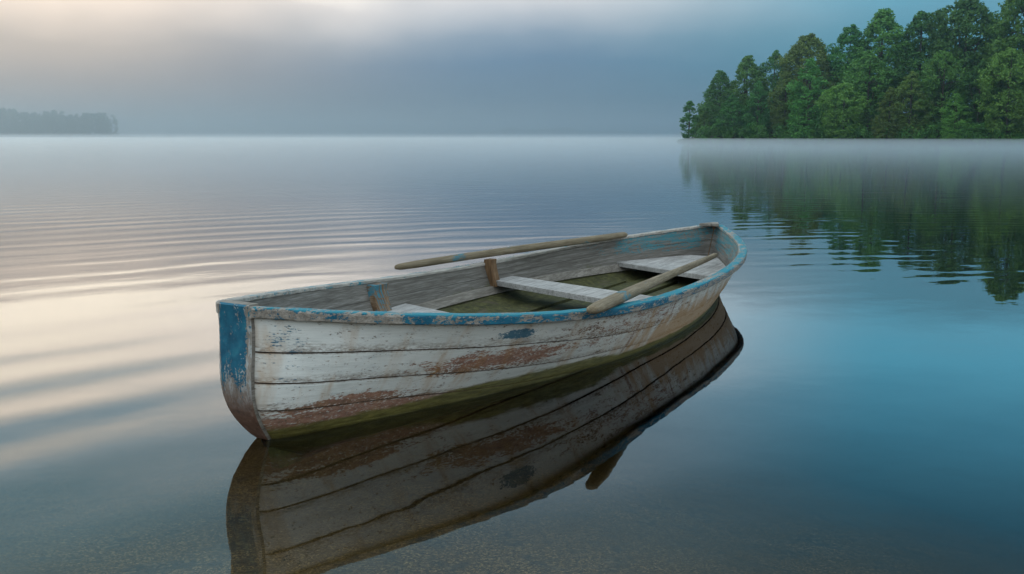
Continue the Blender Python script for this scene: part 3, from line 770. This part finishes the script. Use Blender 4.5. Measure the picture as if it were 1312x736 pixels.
# ------------------------------------------------------------------ oars (things of their own, laid across the boat)
def oar(a, b, prof, label, twist=0.0):
    """prof: [(fraction, half-width, half-thickness)] from end a to end b"""
    a = np.array(a); b = np.array(b); L = np.linalg.norm(b - a); ex = (b - a) / L
    up = np.array([0, 0, 1.0]); ey = np.cross(up, ex); ey /= np.linalg.norm(ey); ez = np.cross(ex, ey)
    ey, ez = ey * math.cos(twist) + ez * math.sin(twist), ez * math.cos(twist) - ey * math.sin(twist)
    fs = sorted(set([p[0] for p in prof] + list(np.linspace(0, 1, 40)))); seg = 14; V = []; F = []
    for f in fs:
        hw = np.interp(f, [p[0] for p in prof], [p[1] for p in prof]); ht = np.interp(f, [p[0] for p in prof], [p[2] for p in prof])
        for k in range(seg):
            an = 2 * math.pi * k / seg; cx, cz = math.cos(an), math.sin(an)
            sx = math.copysign(abs(cx) ** .75, cx); sz_ = math.copysign(abs(cz) ** .75, cz)
            V.append((f * L, sx * hw, sz_ * ht + .004 * math.sin(5 * f)))
    for i in range(len(fs) - 1):
        for k in range(seg): F.append((i * seg + k, i * seg + (k + 1) % seg, (i + 1) * seg + (k + 1) % seg, (i + 1) * seg + k))
    F = [f[::-1] for f in F] + [tuple(range(seg)), tuple((len(fs) - 1) * seg + k for k in range(seg))[::-1]]
    o = obj('oar', V, F, M_OAR, smooth=True)
    from mathutils import Matrix
    o.matrix_world = Matrix([[ex[0], ey[0], ez[0], a[0]], [ex[1], ey[1], ez[1], a[1]], [ex[2], ey[2], ez[2], a[2]], [0, 0, 0, 1]])
    return tag(o, label, 'oar')
ca, sa = math.cos(BP[2]), math.sin(BP[2])
def bw_(s, t, z): return (BP[0] + s * ca + t * sa, BP[1] + s * sa - t * ca, z)
oar(bw_(2.10, -.945, .367), bw_(4.47, -.445, .396), [(0, .014, .013), (.01, .021, .019), (.06, .025, .023), (.5, .027, .026), (.75, .030, .025), (.93, .036, .024), (.99, .033, .022), (1, .022, .014)],
    'long grey brown oar resting level along the far gunwale above the brown block')
oar(bw_(1.17, .845, .402), bw_(4.68, .245, .254), [(0, .018, .012), (.008, .032, .018), (.04, .040, .022), (.2, .042, .024), (.38, .032, .022), (.5, .023, .022), (.85, .020, .020), (.97, .019, .019), (1, .012, .012)],
    'grey oar lying across the inside of the boat, blade over the near gunwale')

# small tan stone on the gravel
def pebble(x, y, r, label):
    V = []; F = []; n1, n2 = 10, 7; z0 = float(bed_z(np.array([x]), np.array([y]))[0])
    for j in range(n2):
        for i in range(n1):
            a = 2 * math.pi * i / n1; b = math.pi * (j / (n2 - 1) - .5); k = 1 + .12 * math.sin(3 * a + 2 * j)
            V.append((r * 1.3 * k * math.cos(b) * math.cos(a), r * k * math.cos(b) * math.sin(a), r * .6 * math.sin(b)))
    for j in range(n2 - 1):
        for i in range(n1): F.append((j * n1 + i, j * n1 + (i + 1) % n1, (j + 1) * n1 + (i + 1) % n1, (j + 1) * n1 + i))
    mm, g, out = material('tan_stone'); principled(g, out, (.34, .20, .09), .8)
    o = obj('pebble', V, F, mm, smooth=True); o.location = (x, y, z0 + r * .45)
    return tag(o, label, 'stone')
pebble(-.093, 2.52, .014, 'small tan stone on the shallow gravel bed in front of the boat')

# ------------------------------------------------------------------ air: haze round everything, mist lying on the water
def vol_box(name, lo, hi, colr, dens, aniso, label, cat):
    m, g, out = material(name)
    v = g.node('ShaderNodeVolumePrincipled', None, Color=colr, Density=dens, Anisotropy=aniso)
    g.l.new(v.outputs[0], out.inputs['Volume'])
    (a, b, c_), (d_, e, f) = lo, hi
    V = [(a, b, c_), (d_, b, c_), (d_, e, c_), (a, e, c_), (a, b, f), (d_, b, f), (d_, e, f), (a, e, f)]
    o = obj(name, V, [(3, 2, 1, 0), (4, 5, 6, 7), (0, 1, 5, 4), (1, 2, 6, 5), (2, 3, 7, 6), (3, 0, 4, 7)], m)
    return tag(o, label, cat, kind='stuff')
vol_box('haze', (-2600, -2600, -9), (2600, 2800, 40), (.50, .63, .71), .00042, .78, 'thin grey blue morning haze filling the air over the lake', 'haze')
vol_box('mist', (-1900, 24, .012), (1900, 700, .85), (.78, .86, .91), .0095, .65, 'pale low mist lying on the far water surface', 'mist')
vol_box('mist', (-1900, 232, .016), (1900, 2245, 2.1), (.72, .80, .86), .0014, .6, 'thin upper veil of mist hanging over the farthest water and the island', 'mist')
vol_box('fog_bank', (-1950, 430, .02), (1950, 2700, 38), (.42, .52, .60), .0009, .7, 'blue grey bank of fog over the far end of the lake hiding the hills', 'fog')
